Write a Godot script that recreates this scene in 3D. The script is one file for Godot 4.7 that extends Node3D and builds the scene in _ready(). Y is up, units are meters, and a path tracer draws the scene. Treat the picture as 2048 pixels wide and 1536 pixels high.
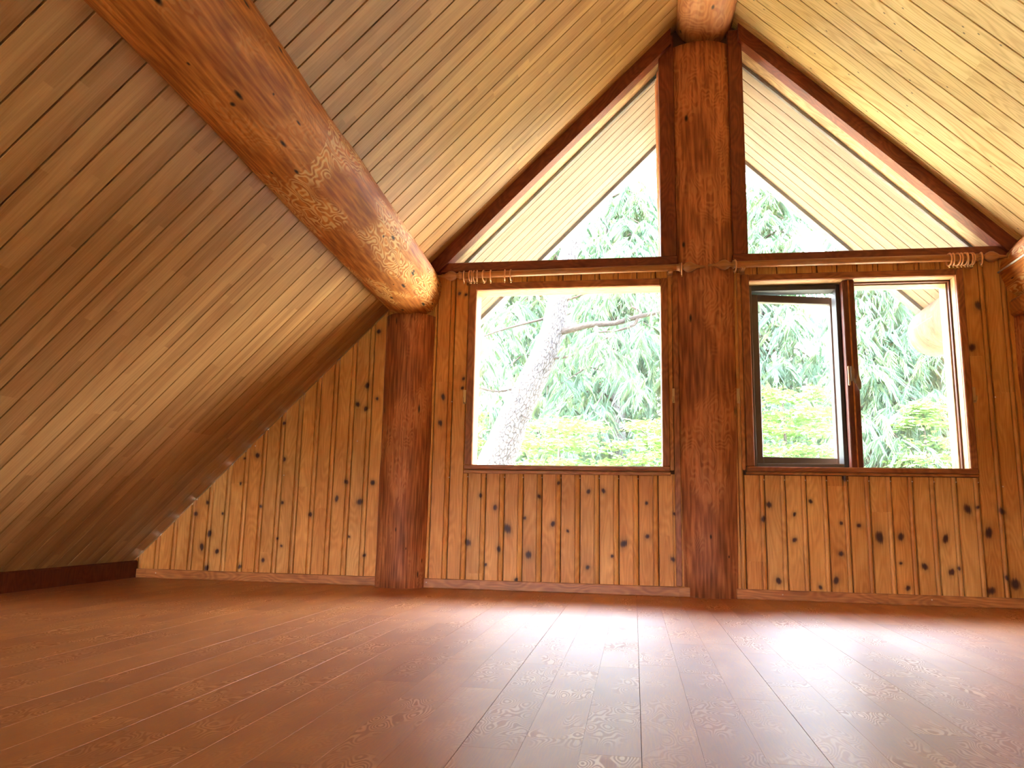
extends Node3D
# An attic room under a log-framed gable roof, looking up at its glazed gable wall.
# y up, metres; the gable wall's board face is z = 0, the ridge is over x = 0, the floor is y = 0.

const S := 3.225            # height at which the two ceiling planes meet: |x| + y = S
const PITCH := 0.0985       # wall board spacing
const CEIL_PITCH := 0.104   # ceiling board spacing
const BACK := 6.5           # z of the gable behind the camera
const CAM := Vector3(-0.394, 0.385, 4.0)
const EYE_X := Vector3(0.98776, 0.019869, -0.154708)
const EYE_Y := Vector3(0.00642, 0.985834, 0.167598)
const EYE_Z := Vector3(0.155846, -0.16654, 0.973641)

var rng := RandomNumberGenerator.new()
var M := {}
var taken := {}

func _ready() -> void:
	rng.seed = 20240611
	# ---- camera, sky, sun, exposure
	var cam := Camera3D.new()
	cam.name = "camera"
	cam.fov = 53.01
	cam.near = 0.02
	cam.far = 200.0
	add_child(cam)
	cam.transform = Transform3D(Basis(EYE_X, EYE_Y, EYE_Z).orthonormalized(), CAM)
	cam.current = true
	var env := Environment.new()
	env.background_mode = Environment.BG_SKY
	var sky := Sky.new()
	var air := ProceduralSkyMaterial.new()
	air.sky_top_color = Color(0.86, 0.92, 1.0)
	air.sky_horizon_color = Color(0.97, 0.98, 1.0)
	air.ground_bottom_color = Color(0.30, 0.34, 0.24)
	air.ground_horizon_color = Color(0.80, 0.85, 0.80)
	air.sky_energy_multiplier = 1.0
	sky.sky_material = air
	env.sky = sky
	env.background_energy_multiplier = 5.6
	env.tonemap_mode = Environment.TONE_MAPPER_LINEAR
	env.tonemap_exposure = 15.5
	env.sdfgi_enabled = true
	env.ssao_enabled = true
	env.ssil_enabled = true
	var we := WorldEnvironment.new()
	we.name = "world_environment"
	we.environment = env
	add_child(we)
	var sun := DirectionalLight3D.new()
	sun.name = "sun"
	sun.light_energy = 2.5
	sun.light_color = Color(1.0, 0.96, 0.86)
	sun.light_angular_distance = 2.0
	sun.shadow_enabled = true
	add_child(sun)
	sun.look_at_from_position(Vector3(-8, 9.5, 1.2), Vector3(0, 0, 0))

	make_materials()
	build_floor()
	build_ceilings()
	build_wall_front()
	build_wall_back()
	build_logs()
	build_trim()
	build_windows()
	build_rods()
	build_small()
	build_outside()

# =====================================================================  helpers

func numbered(called: String) -> String:
	if not taken.has(called):
		taken[called] = 0
		return called
	taken[called] += 1
	return "%s_%03d" % [called, taken[called]]

func tag(o: Node, label := "", category := "", group := "", kind := "") -> Node:
	if label: o.set_meta("label", label)
	if category: o.set_meta("category", category)
	if group: o.set_meta("group", group)
	if kind: o.set_meta("kind", kind)
	return o

func base(called: String, at := Vector3.ZERO) -> Node3D:
	var o := Node3D.new()
	o.name = numbered(called)
	add_child(o)
	o.position = at
	return o

func st0(smooth := false) -> SurfaceTool:
	var st := SurfaceTool.new()
	st.begin(Mesh.PRIMITIVE_TRIANGLES)
	st.set_smooth_group(0 if smooth else -1)
	return st

func put(mesh: Mesh, called: String, mat: Material, parent: Node = null) -> MeshInstance3D:
	var mi := MeshInstance3D.new()
	mi.mesh = mesh
	mi.material_override = mat
	if parent == null or parent == self:
		mi.name = numbered(called)
		add_child(mi)
	else:
		mi.name = called
		parent.add_child(mi, true)
	return mi

func obj(called: String, st: SurfaceTool, mat: Material, parent: Node = null) -> MeshInstance3D:
	st.generate_normals()
	return put(st.commit(), called, mat, parent)

# a, b, c run counter-clockwise as seen from outside
func tri(st: SurfaceTool, a: Vector3, b: Vector3, c: Vector3, ua := Vector2.ZERO, ub := Vector2.ZERO, uc := Vector2.ZERO) -> void:
	st.set_uv(ua); st.add_vertex(a)
	st.set_uv(uc); st.add_vertex(c)
	st.set_uv(ub); st.add_vertex(b)

func quad(st: SurfaceTool, a: Vector3, b: Vector3, c: Vector3, d: Vector3, ua := Vector2.ZERO, ub := Vector2.ZERO, uc := Vector2.ZERO, ud := Vector2.ZERO) -> void:
	tri(st, a, b, c, ua, ub, uc)
	tri(st, a, c, d, ua, uc, ud)

# a convex polygon turned away from the point inside; u runs along the axis "along"
func face(st: SurfaceTool, p: Array, inside: Vector3, along: int, off: Vector2, uvs: float) -> void:
	var n: Vector3 = (p[1] - p[0]).cross(p[2] - p[0])
	var q := p.duplicate()
	if n.dot(p[0] - inside) < 0.0:
		q.reverse()
	var uv := []
	for v in q:
		var w: Vector3 = v
		var rest := w.x + w.y + w.z - w[along]
		uv.append(Vector2(w[along] * uvs, rest * uvs) + off)
	for i in range(1, q.size() - 1):
		tri(st, q[0], q[i], q[i + 1], uv[0], uv[i], uv[i + 1])

# a chamfered box between two corners
func cbox(st: SurfaceTool, lo: Vector3, hi: Vector3, ch := 0.003, off := Vector2(-99, 0), uvs := 1.0) -> void:
	if off.x < -90.0:
		off = Vector2(rng.randf(), rng.randf())
	var c := (lo + hi) * 0.5
	var h := (hi - lo) * 0.5
	ch = minf(ch, minf(h.x, minf(h.y, h.z)) * 0.6)
	var along := 0
	if h.y > h.x and h.y >= h.z: along = 1
	elif h.z > h.x and h.z > h.y: along = 2
	for a in 3:
		var b := (a + 1) % 3
		var d := (a + 2) % 3
		for s in [-1.0, 1.0]:
			var p := []
			for k in [[-1.0, -1.0], [1.0, -1.0], [1.0, 1.0], [-1.0, 1.0]]:
				var v := Vector3.ZERO
				v[a] = s * h[a]
				v[b] = k[0] * (h[b] - ch)
				v[d] = k[1] * (h[d] - ch)
				p.append(c + v)
			face(st, p, c, along, off, uvs)
			for s2 in [-1.0, 1.0]:          # the edge between faces a and b
				var e := []
				for t in [-1.0, 1.0]:
					var v := Vector3.ZERO
					v[a] = s * h[a]; v[b] = s2 * (h[b] - ch); v[d] = t * (h[d] - ch)
					e.append(c + v)
				for t in [1.0, -1.0]:
					var v := Vector3.ZERO
					v[a] = s * (h[a] - ch); v[b] = s2 * h[b]; v[d] = t * (h[d] - ch)
					e.append(c + v)
				face(st, e, c, along, off, uvs)
	for sx in [-1.0, 1.0]:
		for sy in [-1.0, 1.0]:
			for sz in [-1.0, 1.0]:
				face(st, [c + Vector3(sx * h.x, sy * (h.y - ch), sz * (h.z - ch)), c + Vector3(sx * (h.x - ch), sy * h.y, sz * (h.z - ch)), c + Vector3(sx * (h.x - ch), sy * (h.y - ch), sz * h.z)], c, along, off, uvs)

func box(called: String, lo: Vector3, hi: Vector3, mat: Material, parent: Node = null, ch := 0.003) -> MeshInstance3D:
	var st := st0()
	cbox(st, lo, hi, ch)
	return obj(called, st, mat, parent)

# a flat polygon in x, y (counter-clockwise) given thickness from z0 to z1
func slab(st: SurfaceTool, pts: PackedVector2Array, z0: float, z1: float, along := 0) -> void:
	if Geometry2D.is_polygon_clockwise(pts):
		pts.reverse()
	var ids := Geometry2D.triangulate_polygon(pts)
	var n := pts.size()
	for i in range(0, ids.size(), 3):
		var a := pts[ids[i]]
		var b := pts[ids[i + 1]]
		var c := pts[ids[i + 2]]
		if (b - a).cross(c - a) < 0.0:
			var t := b
			b = c
			c = t
		tri(st, Vector3(a.x, a.y, z1), Vector3(b.x, b.y, z1), Vector3(c.x, c.y, z1), uvp(a, along), uvp(b, along), uvp(c, along))
		tri(st, Vector3(a.x, a.y, z0), Vector3(c.x, c.y, z0), Vector3(b.x, b.y, z0), uvp(a, along), uvp(c, along), uvp(b, along))
	for i in n:
		var a := pts[i]
		var b := pts[(i + 1) % n]
		var l := a.distance_to(b)
		quad(st, Vector3(a.x, a.y, z0), Vector3(b.x, b.y, z0), Vector3(b.x, b.y, z1), Vector3(a.x, a.y, z1), Vector2(0, z0), Vector2(l, z0), Vector2(l, z1), Vector2(0, z1))

func uvp(p: Vector2, along: int) -> Vector2:
	if along == 2:      # along the falling diagonal
		return Vector2((p.x - p.y) * 0.7, (p.x + p.y) * 0.7)
	if along == 3:      # along the rising diagonal
		return Vector2((p.x + p.y) * 0.7, (p.x - p.y) * 0.7)
	return p if along == 0 else Vector2(p.y, p.x)

# a tube along points with a radius at each; uneven() bends the radius
func tube(st: SurfaceTool, pts: Array, radii: Array, seg := 12, lump := 0.0, lump_seed := 0, vscale := 1.0, caps := true) -> void:
	var noise := FastNoiseLite.new()
	noise.seed = lump_seed
	noise.frequency = 1.6
	var rings := []
	var along := 0.0
	var up := Vector3(0.31, 0.9, 0.17).normalized()
	var first: Vector3 = (pts[1] - pts[0]).normalized()
	if absf(first.dot(up)) > 0.8:
		up = Vector3(0.9, 0.1, 0.3).normalized()
	var side := first.cross(up).normalized()
	for i in pts.size():
		var dir: Vector3
		if i == 0: dir = first
		elif i == pts.size() - 1: dir = (pts[i] - pts[i - 1]).normalized()
		else: dir = (pts[i + 1] - pts[i - 1]).normalized()
		side = (side - dir * side.dot(dir)).normalized()
		var other := dir.cross(side)
		if i > 0:
			along += (pts[i] - pts[i - 1]).length()
		var ring := []
		for k in seg + 1:
			var a := TAU * float(k % seg) / seg
			var r: float = radii[i]
			var off := side * cos(a) + other * sin(a)
			if lump > 0.0:
				var w: Vector3 = pts[i] + off * r * 2.0
				r *= 1.0 + lump * noise.get_noise_3d(w.x * 2.0, w.y * 2.0, w.z * 2.0)
			ring.append([pts[i] + off * r, Vector2(float(k) / seg, along * vscale)])
		rings.append(ring)
	for i in rings.size() - 1:
		for k in seg:
			var a: Array = rings[i][k]
			var b: Array = rings[i][k + 1]
			var c: Array = rings[i + 1][k + 1]
			var d: Array = rings[i + 1][k]
			quad(st, a[0], b[0], c[0], d[0], a[1], b[1], c[1], d[1])
	if caps:
		for e in [0, rings.size() - 1]:
			var ring: Array = rings[e]
			for k in seg:
				var a: Vector3 = ring[k][0]
				var b: Vector3 = ring[k + 1][0]
				var m: Vector3 = pts[e]
				if e == 0:
					tri(st, m, b, a, Vector2(0.5, 0.5), ring[k + 1][1], ring[k][1])
				else:
					tri(st, m, a, b, Vector2(0.5, 0.5), ring[k][1], ring[k + 1][1])

# a turned shape along x: profile of (x, radius)
func turned(st: SurfaceTool, origin: Vector3, prof: Array, seg := 16) -> void:
	for i in prof.size() - 1:
		var x0: float = prof[i][0]
		var r0: float = prof[i][1]
		var x1: float = prof[i + 1][0]
		var r1: float = prof[i + 1][1]
		for k in seg:
			var a := TAU * k / seg
			var b := TAU * ((k + 1) % seg) / seg
			var p0 := origin + Vector3(x0, cos(a) * r0, sin(a) * r0)
			var p1 := origin + Vector3(x0, cos(b) * r0, sin(b) * r0)
			var p2 := origin + Vector3(x1, cos(b) * r1, sin(b) * r1)
			var p3 := origin + Vector3(x1, cos(a) * r1, sin(a) * r1)
			quad(st, p0, p1, p2, p3, Vector2(x0, 0.1 * k), Vector2(x0, 0.1 * k + 0.1), Vector2(x1, 0.1 * k + 0.1), Vector2(x1, 0.1 * k))

func pixel(p: Vector3) -> Vector2:
	var v := p - CAM
	var z := -v.dot(EYE_Z)
	if z < 0.05:
		return Vector2(-9999, -9999)
	return Vector2(1024.0 + 1540.0 * v.dot(EYE_X) / z, 768.0 - 1540.0 * v.dot(EYE_Y) / z)

# =====================================================================  textures and materials

func noise_bytes(w: int, h: int, seed_: int, freq: float, squeeze := 1, octaves := 3) -> PackedByteArray:
	var n := FastNoiseLite.new()
	n.noise_type = FastNoiseLite.TYPE_SIMPLEX_SMOOTH
	n.seed = seed_
	n.frequency = freq
	n.fractal_octaves = octaves
	var im := n.get_image(maxi(4, w / squeeze), h, false, false, true)
	im.convert(Image.FORMAT_L8)
	if squeeze > 1:
		im.resize(w, h, Image.INTERPOLATE_CUBIC)
	return im.get_data()

func tex_of(data: PackedByteArray, w: int, h: int, format := Image.FORMAT_RGB8) -> ImageTexture:
	return ImageTexture.create_from_image(Image.create_from_data(w, h, false, format, data))

func c8(c: Color) -> Vector3:
	return Vector3(c.r8, c.g8, c.b8)

func mat(color: Color, rough := 0.6, tex: Texture2D = null, spec := 0.5) -> StandardMaterial3D:
	var m := StandardMaterial3D.new()
	m.albedo_color = color
	m.roughness = rough
	m.metallic_specular = spec
	if tex:
		m.albedo_texture = tex
	return m

# grain running along u; contour lines of a stretched field give the figure
func grain_texture(w: int, h: int, seed_: int, dark: Color, pale: Color, lines := 6.0, fig := 0.5) -> ImageTexture:
	var fine := noise_bytes(w, h, seed_, 0.22, 32, 2)
	var field := noise_bytes(w, h, seed_ + 1, 0.012, 5, 2)
	var tone := noise_bytes(w, h, seed_ + 2, 0.01, 3, 2)
	var out := PackedByteArray()
	out.resize(w * h * 3)
	var a := c8(dark)
	var b := c8(pale)
	var lut := PackedFloat32Array()
	lut.resize(256)
	for i in 256:
		lut[i] = 0.5 + 0.5 * sin(TAU * lines * i / 255.0)
	var j := 0
	for i in w * h:
		var t := 0.45 * fine[i] / 255.0 + 0.3 * tone[i] / 255.0 + fig * lut[field[i]] * 0.5
		t = clampf(t, 0.0, 1.0)
		out[j] = int(a.x + (b.x - a.x) * t)
		out[j + 1] = int(a.y + (b.y - a.y) * t)
		out[j + 2] = int(a.z + (b.z - a.z) * t)
		j += 3
	return tex_of(out, w, h)

# the knotty boards of the gable wall, 5 m by 1.75 m, knots where the photograph has them
func wall_texture() -> ImageTexture:
	var w := 2048
	var h := 720
	var fine := noise_bytes(h, w, 11, 0.3, 24, 2)      # runs along y: indexed [x * h + y]
	var field := noise_bytes(h, w, 12, 0.02, 6, 2)
	var tone := noise_bytes(h, w, 13, 0.014, 4, 2)
	var out := PackedByteArray()
	out.resize(w * h * 3)
	var lut := PackedFloat32Array()
	lut.resize(256)
	for i in 256:
		lut[i] = 0.5 + 0.5 * sin(TAU * 8.0 * i / 255.0)
	var dark := c8(Color8(184, 108, 40))
	var pale := c8(Color8(240, 172, 90))
	var r := RandomNumberGenerator.new()
	r.seed = 77
	var board := -999
	var shift := 0
	var bt := 0.0
	var red := 0.0
	for ix in w:
		var x := -3.2 + 5.0 * (ix + 0.5) / w
		var k := board_index(x)
		if k != board:
			board = k
			r.seed = 7700 + k * 31
			shift = r.randi_range(0, h - 1)
			bt = r.randf_range(-0.16, 0.16)
			red = r.randf_range(-0.05, 0.05)
		for iy in h:
			var s := ix * h + (iy + shift) % h
			var t := 0.5 + bt + 0.42 * (fine[s] / 255.0 - 0.5) + 0.55 * (tone[s] / 255.0 - 0.5) + 0.22 * (lut[field[s]] - 0.5)
			t = clampf(t, 0.0, 1.0)
			var j := (iy * w + ix) * 3
			out[j] = int(clampf((dark.x + (pale.x - dark.x) * t) * (1.0 + red * 0.5), 0, 255))
			out[j + 1] = int(dark.y + (pale.y - dark.y) * t)
			out[j + 2] = int(clampf((dark.z + (pale.z - dark.z) * t) * (1.0 - red), 0, 255))
	var knots := [
		[-2.453, 0.678, 1.3], [-2.31, 0.857, 0.7], [-2.292, 0.658, 0.8], [-1.841, 1.066, 1.2], [-1.889, 0.961, 1.1], [-1.842, 0.938, 1.0], [-1.781, 0.992, 0.8], [-1.93, 0.539, 1.2], [-1.781, 0.536, 1.2], [-1.849, 0.435, 1.5], [-1.978, 0.448, 1.0],
		[-2.122, 0.36, 1.1], [-2.412, 0.4, 0.7], [-2.289, 0.422, 0.8], [-2.791, 0.351, 1.1], [-2.727, 0.415, 0.8], [-2.701, 0.246, 1.3], [-2.739, 0.174, 1.2], [-2.647, 0.151, 1.1], [-2.7, 0.062, 1.2], [-2.51, 0.075, 0.9], [-2.375, 0.113, 1.0],
		[-2.276, 0.191, 0.7], [-2.304, 0.23, 0.6], [-1.808, 0.154, 0.8], [-1.897, 0.25, 0.6], [-1.791, 1.369, 1.1], [-2.53, 0.661, 0.6], [-2.54, 0.521, 0.6], [-2.632, 0.355, 0.6],
		[-1.189, 0.477, 0.8], [-1.112, 0.418, 1.0], [-1.044, 0.309, 1.5], [-1.25, 0.234, 1.4], [-1.087, 0.205, 1.0], [-0.93, 0.182, 1.6], [-0.808, 0.34, 1.0], [-0.78, 0.547, 0.8], [-0.88, 0.478, 0.9], [-0.626, 0.507, 1.0], [-0.549, 0.512, 1.0],
		[-0.629, 0.127, 0.9], [-0.505, 0.187, 0.7], [-0.447, 0.25, 1.5], [-0.332, 0.453, 0.7], [-0.33, 0.288, 1.0], [-0.193, 0.402, 0.8], [-0.206, 0.178, 1.0], [-0.992, 0.054, 0.9], [-0.731, 0.304, 0.6], [-0.954, 0.366, 0.8], [-1.153, 0.126, 0.7],
		[0.234, 0.385, 1.2], [0.263, 0.456, 1.2], [0.382, 0.413, 0.7], [0.379, 0.289, 1.0], [0.298, 0.09, 1.3], [0.461, 0.474, 0.9], [0.598, 0.374, 0.7], [0.591, 0.228, 1.1], [0.679, 0.363, 0.9], [0.561, 0.101, 1.2], [0.77, 0.31, 1.7], [0.867, 0.314, 1.3],
		[0.86, 0.191, 0.7], [0.883, 0.077, 1.0], [0.965, 0.178, 1.2], [1.063, 0.311, 1.2], [1.08, 0.156, 1.3], [1.171, 0.45, 1.5], [1.218, 0.461, 0.7], [1.322, 0.444, 1.3], [1.256, 0.344, 1.6], [1.246, 0.077, 1.5], [1.353, 0.11, 2.0], [0.487, 0.066, 0.8],
		[1.116, 0.174, 0.6], [1.318, 0.137, 0.8], [0.625, 0.589, 1.0], [1.29, 1.45, 1.3], [1.25, 1.235, 1.6], [-1.41, 1.0, 1.0], [-1.42, 0.86, 1.1], [-1.30, 1.57, 0.8], [-1.335, 1.575, 0.8], [-1.30, 1.10, 0.7], [-1.305, 1.05, 0.8]]
	for kn in knots:
		var cx := (float(kn[0]) + 3.2) / 5.0 * w
		var cy := (1.0 - float(kn[1]) / 1.75) * h
		var rad := 4.2 * float(kn[2])
		var squash := 0.35 + 0.5 * absf(sin(float(kn[1]) * 91.0))
		var tilt := sin(float(kn[0]) * 37.0) * 0.5
		for dy in range(-int(rad * 5), int(rad * 5) + 1):
			for dx in range(-int(rad * 3), int(rad * 3) + 1):
				var px := int(cx) + dx
				var py := int(cy) + dy
				if px < 0 or px >= w or py < 0 or py >= h: continue
				var ex := dx + tilt * dy * 0.4
				var d := sqrt(ex * ex + dy * dy * squash) / rad
				d += 0.7 * (fine[px * h + py] / 255.0 - 0.5)
				var core := clampf(1.15 - d, 0.0, 1.0)
				var halo := clampf(1.0 - d / 3.2, 0.0, 1.0)
				var f := 1.0 - 0.34 * halo * halo
				var j := (py * w + px) * 3
				core = minf(core * 1.6, 1.0) * 0.94
				out[j] = int(lerpf(out[j] * f, 62.0, core))
				out[j + 1] = int(lerpf(out[j + 1] * f, 24.0, core))
				out[j + 2] = int(lerpf(out[j + 2] * f, 8.0, core))
	return tex_of(out, w, h)

func board_index(x: float) -> int:
	if x < -1.6: return int(floor((x + 3.188) / PITCH)) + 100
	if x < 0.0: return int(floor((x + 1.4565) / PITCH)) + 200
	return int(floor((x - 0.0485) / PITCH)) + 300

# eight ceiling boards, one above the other, 4.56 m long; each faced with staves of differing tone
func ceiling_texture(seed_: int, staves: bool) -> ImageTexture:
	var w := 2048
	var h := 512
	var fine := noise_bytes(w, h, seed_, 0.3, 32, 2)
	var field := noise_bytes(w, h, seed_ + 1, 0.016, 8, 2)
	var tone := noise_bytes(w, h, seed_ + 2, 0.008, 4, 2)
	var out := PackedByteArray()
	out.resize(w * h * 3)
	var lut := PackedFloat32Array()
	lut.resize(256)
	for i in 256:
		var s := 0.5 + 0.5 * sin(TAU * (5.0 if staves else 7.0) * i / 255.0)
		lut[i] = s * s if not staves else s
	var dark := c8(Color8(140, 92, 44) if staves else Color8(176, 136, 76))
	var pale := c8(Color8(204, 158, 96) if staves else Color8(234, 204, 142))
	var r := RandomNumberGenerator.new()
	r.seed = seed_
	for b in 8:
		var cuts := [0, 21, 42, 64] if staves else [0, 64]
		for c in cuts.size() - 1:
			var x := 0
			while x < w:
				var len_ := r.randi_range(130, 420) if staves else w
				var t0 := r.randf_range(-0.22, 0.2) if staves else r.randf_range(-0.06, 0.06)
				for iy in range(b * 64 + cuts[c], b * 64 + cuts[c + 1]):
					for ix in range(x, mini(w, x + len_)):
						var i := iy * w + ix
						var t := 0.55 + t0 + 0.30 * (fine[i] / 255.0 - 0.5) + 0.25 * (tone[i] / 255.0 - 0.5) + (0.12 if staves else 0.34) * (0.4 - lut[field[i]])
						t = clampf(t, 0.0, 1.0)
						var j := i * 3
						out[j] = int(dark.x + (pale.x - dark.x) * t)
						out[j + 1] = int(dark.y + (pale.y - dark.y) * t)
						out[j + 2] = int(dark.z + (pale.z - dark.z) * t)
				x += len_
	if not staves:      # pin knots
		for k in 90:
			var cx := r.randi_range(4, w - 5)
			var cy := r.randi_range(3, h - 4)
			for dy in range(-3, 4):
				for dx in range(-4, 5):
					var f := 1.0 - 0.62 * clampf(1.6 - sqrt(dx * dx * 0.6 + dy * dy * 1.4) / 1.6, 0.0, 1.0)
					var py := cy + dy
					var j := (py * w + clampi(cx + dx, 0, w - 1)) * 3
					if py >= 0 and py < h:
						out[j] = int(out[j] * f); out[j + 1] = int(out[j + 1] * f); out[j + 2] = int(out[j + 2] * f)
	return tex_of(out, w, h)

# eight floor strips, 1.2 m long: colour, and gloss that follows the figure
func floor_textures() -> Array:
	var w := 2048
	var h := 1024
	var fine := noise_bytes(w, h, 31, 0.2, 24, 2)
	var field := noise_bytes(w, h, 32, 0.010, 3, 2)
	var tone := noise_bytes(w, h, 33, 0.006, 3, 2)
	var out := PackedByteArray()
	out.resize(w * h * 3)
	var gl := PackedByteArray()
	gl.resize(w * h)
	var lut := PackedFloat32Array()
	lut.resize(256)
	for i in 256:
		lut[i] = smoothstep(-0.5, 0.5, sin(TAU * 10.0 * i / 255.0))
	var dark := c8(Color8(140, 70, 15))
	var pale := c8(Color8(210, 138, 58))
	var r := RandomNumberGenerator.new()
	r.seed = 5
	for b in 8:
		var t0 := r.randf_range(-0.12, 0.12)
		var fig: float = [0.9, 0.15, 0.5, 1.0, 0.25, 0.7, 0.1, 0.55][b]
		for iy in range(b * 128, b * 128 + 128):
			for ix in w:
				var i := iy * w + ix
				var m := clampf((tone[i] / 255.0 - 0.38) * 4.0, 0.0, 1.0) * fig
				var g := (lut[field[i]] - 0.5) * m
				var f := fine[i] / 255.0 - 0.5
				var t := clampf(0.5 + t0 + 0.35 * f + 0.3 * (tone[i] / 255.0 - 0.5) + 0.6 * g, 0.0, 1.0)
				var j := i * 3
				out[j] = int(dark.x + (pale.x - dark.x) * t)
				out[j + 1] = int(dark.y + (pale.y - dark.y) * t)
				out[j + 2] = int(dark.z + (pale.z - dark.z) * t)
				gl[i] = int(clampf(122.0 - 76.0 * g + 26.0 * f, 40.0, 220.0))
	return [tex_of(out, w, h), tex_of(gl, w, h, Image.FORMAT_L8)]

# peeled log: u round the trunk, v along it; pale wandering grain in patches, small dark holes
func log_texture(w: int, h: int, seed_: int, deep: Color, mid: Color, pale: Color, patches: float, holes: int, peeled := Vector2(-9, 9)) -> ImageTexture:
	# the field is made with x along the log, so [x * w + u]
	var fine := noise_bytes(h, w, seed_, 0.12, 10, 3)
	var field := noise_bytes(h, w, seed_ + 1, 0.014, 2, 3)
	var patch := noise_bytes(h, w, seed_ + 2, 0.009, 2, 3)
	var out := PackedByteArray()
	out.resize(w * h * 3)
	var lut := PackedFloat32Array()
	lut.resize(256)
	for i in 256:
		lut[i] = smoothstep(-0.4, 0.6, sin(TAU * 10.0 * i / 255.0))
	var a := c8(deep)
	var b := c8(mid)
	var c := c8(pale)
	for iu in w:
		for iv in h:
			var s := iu * h + iv
			var t := clampf(0.55 + 1.1 * (fine[s] / 255.0 - 0.5) + 0.5 * (patch[s] / 255.0 - 0.5), 0.0, 1.0)
			var along := float(iv) / h
			var bare := 1.0 if peeled.x < along and along < peeled.y else 0.0
			var p := clampf((patch[s] / 255.0 - 0.56 + 0.10 * bare) * 6.0, 0.0, 1.0) * patches * (0.25 + 0.75 * bare) * lut[field[s]]
			var v := a.lerp(b, t).lerp(c, p)
			var j := (iv * w + iu) * 3
			out[j] = int(v.x); out[j + 1] = int(v.y); out[j + 2] = int(v.z)
	var r := RandomNumberGenerator.new()
	r.seed = seed_
	for k in holes:
		var cu := r.randi_range(6, w - 7)
		var cv := r.randi_range(12, h - 13)
		var lw := r.randf_range(1.2, 3.0)
		var lh := lw * r.randf_range(1.2, 4.0)
		for dv in range(-10, 11):
			for du in range(-5, 6):
				var d := sqrt(pow(du / lw, 2) + pow(dv / lh, 2))
				var f := 1.0 - 0.75 * clampf(1.4 - d, 0.0, 1.0)
				var j := ((cv + dv) * w + cu + du) * 3
				out[j] = int(out[j] * f); out[j + 1] = int(out[j + 1] * f); out[j + 2] = int(out[j + 2] * f)
	return tex_of(out, w, h)

func bark_texture() -> Array:
	var w := 256
	var h := 512
	var cell := FastNoiseLite.new()
	cell.noise_type = FastNoiseLite.TYPE_CELLULAR
	cell.cellular_return_type = FastNoiseLite.RETURN_DISTANCE2_SUB
	cell.frequency = 0.06
	cell.seed = 9
	var im := cell.get_seamless_image(w, h / 2, false, false, 0.1, true)
	im.convert(Image.FORMAT_L8)
	im.resize(w, h, Image.INTERPOLATE_CUBIC)
	var d := im.get_data()
	var out := PackedByteArray()
	out.resize(w * h * 3)
	for i in w * h:
		var t := smoothstep(0.02, 0.4, d[i] / 255.0)
		out[i * 3] = int(lerpf(74, 200, t)); out[i * 3 + 1] = int(lerpf(68, 192, t)); out[i * 3 + 2] = int(lerpf(66, 188, t))
	return [tex_of(out, w, h), ImageTexture.create_from_image(im)]

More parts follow.
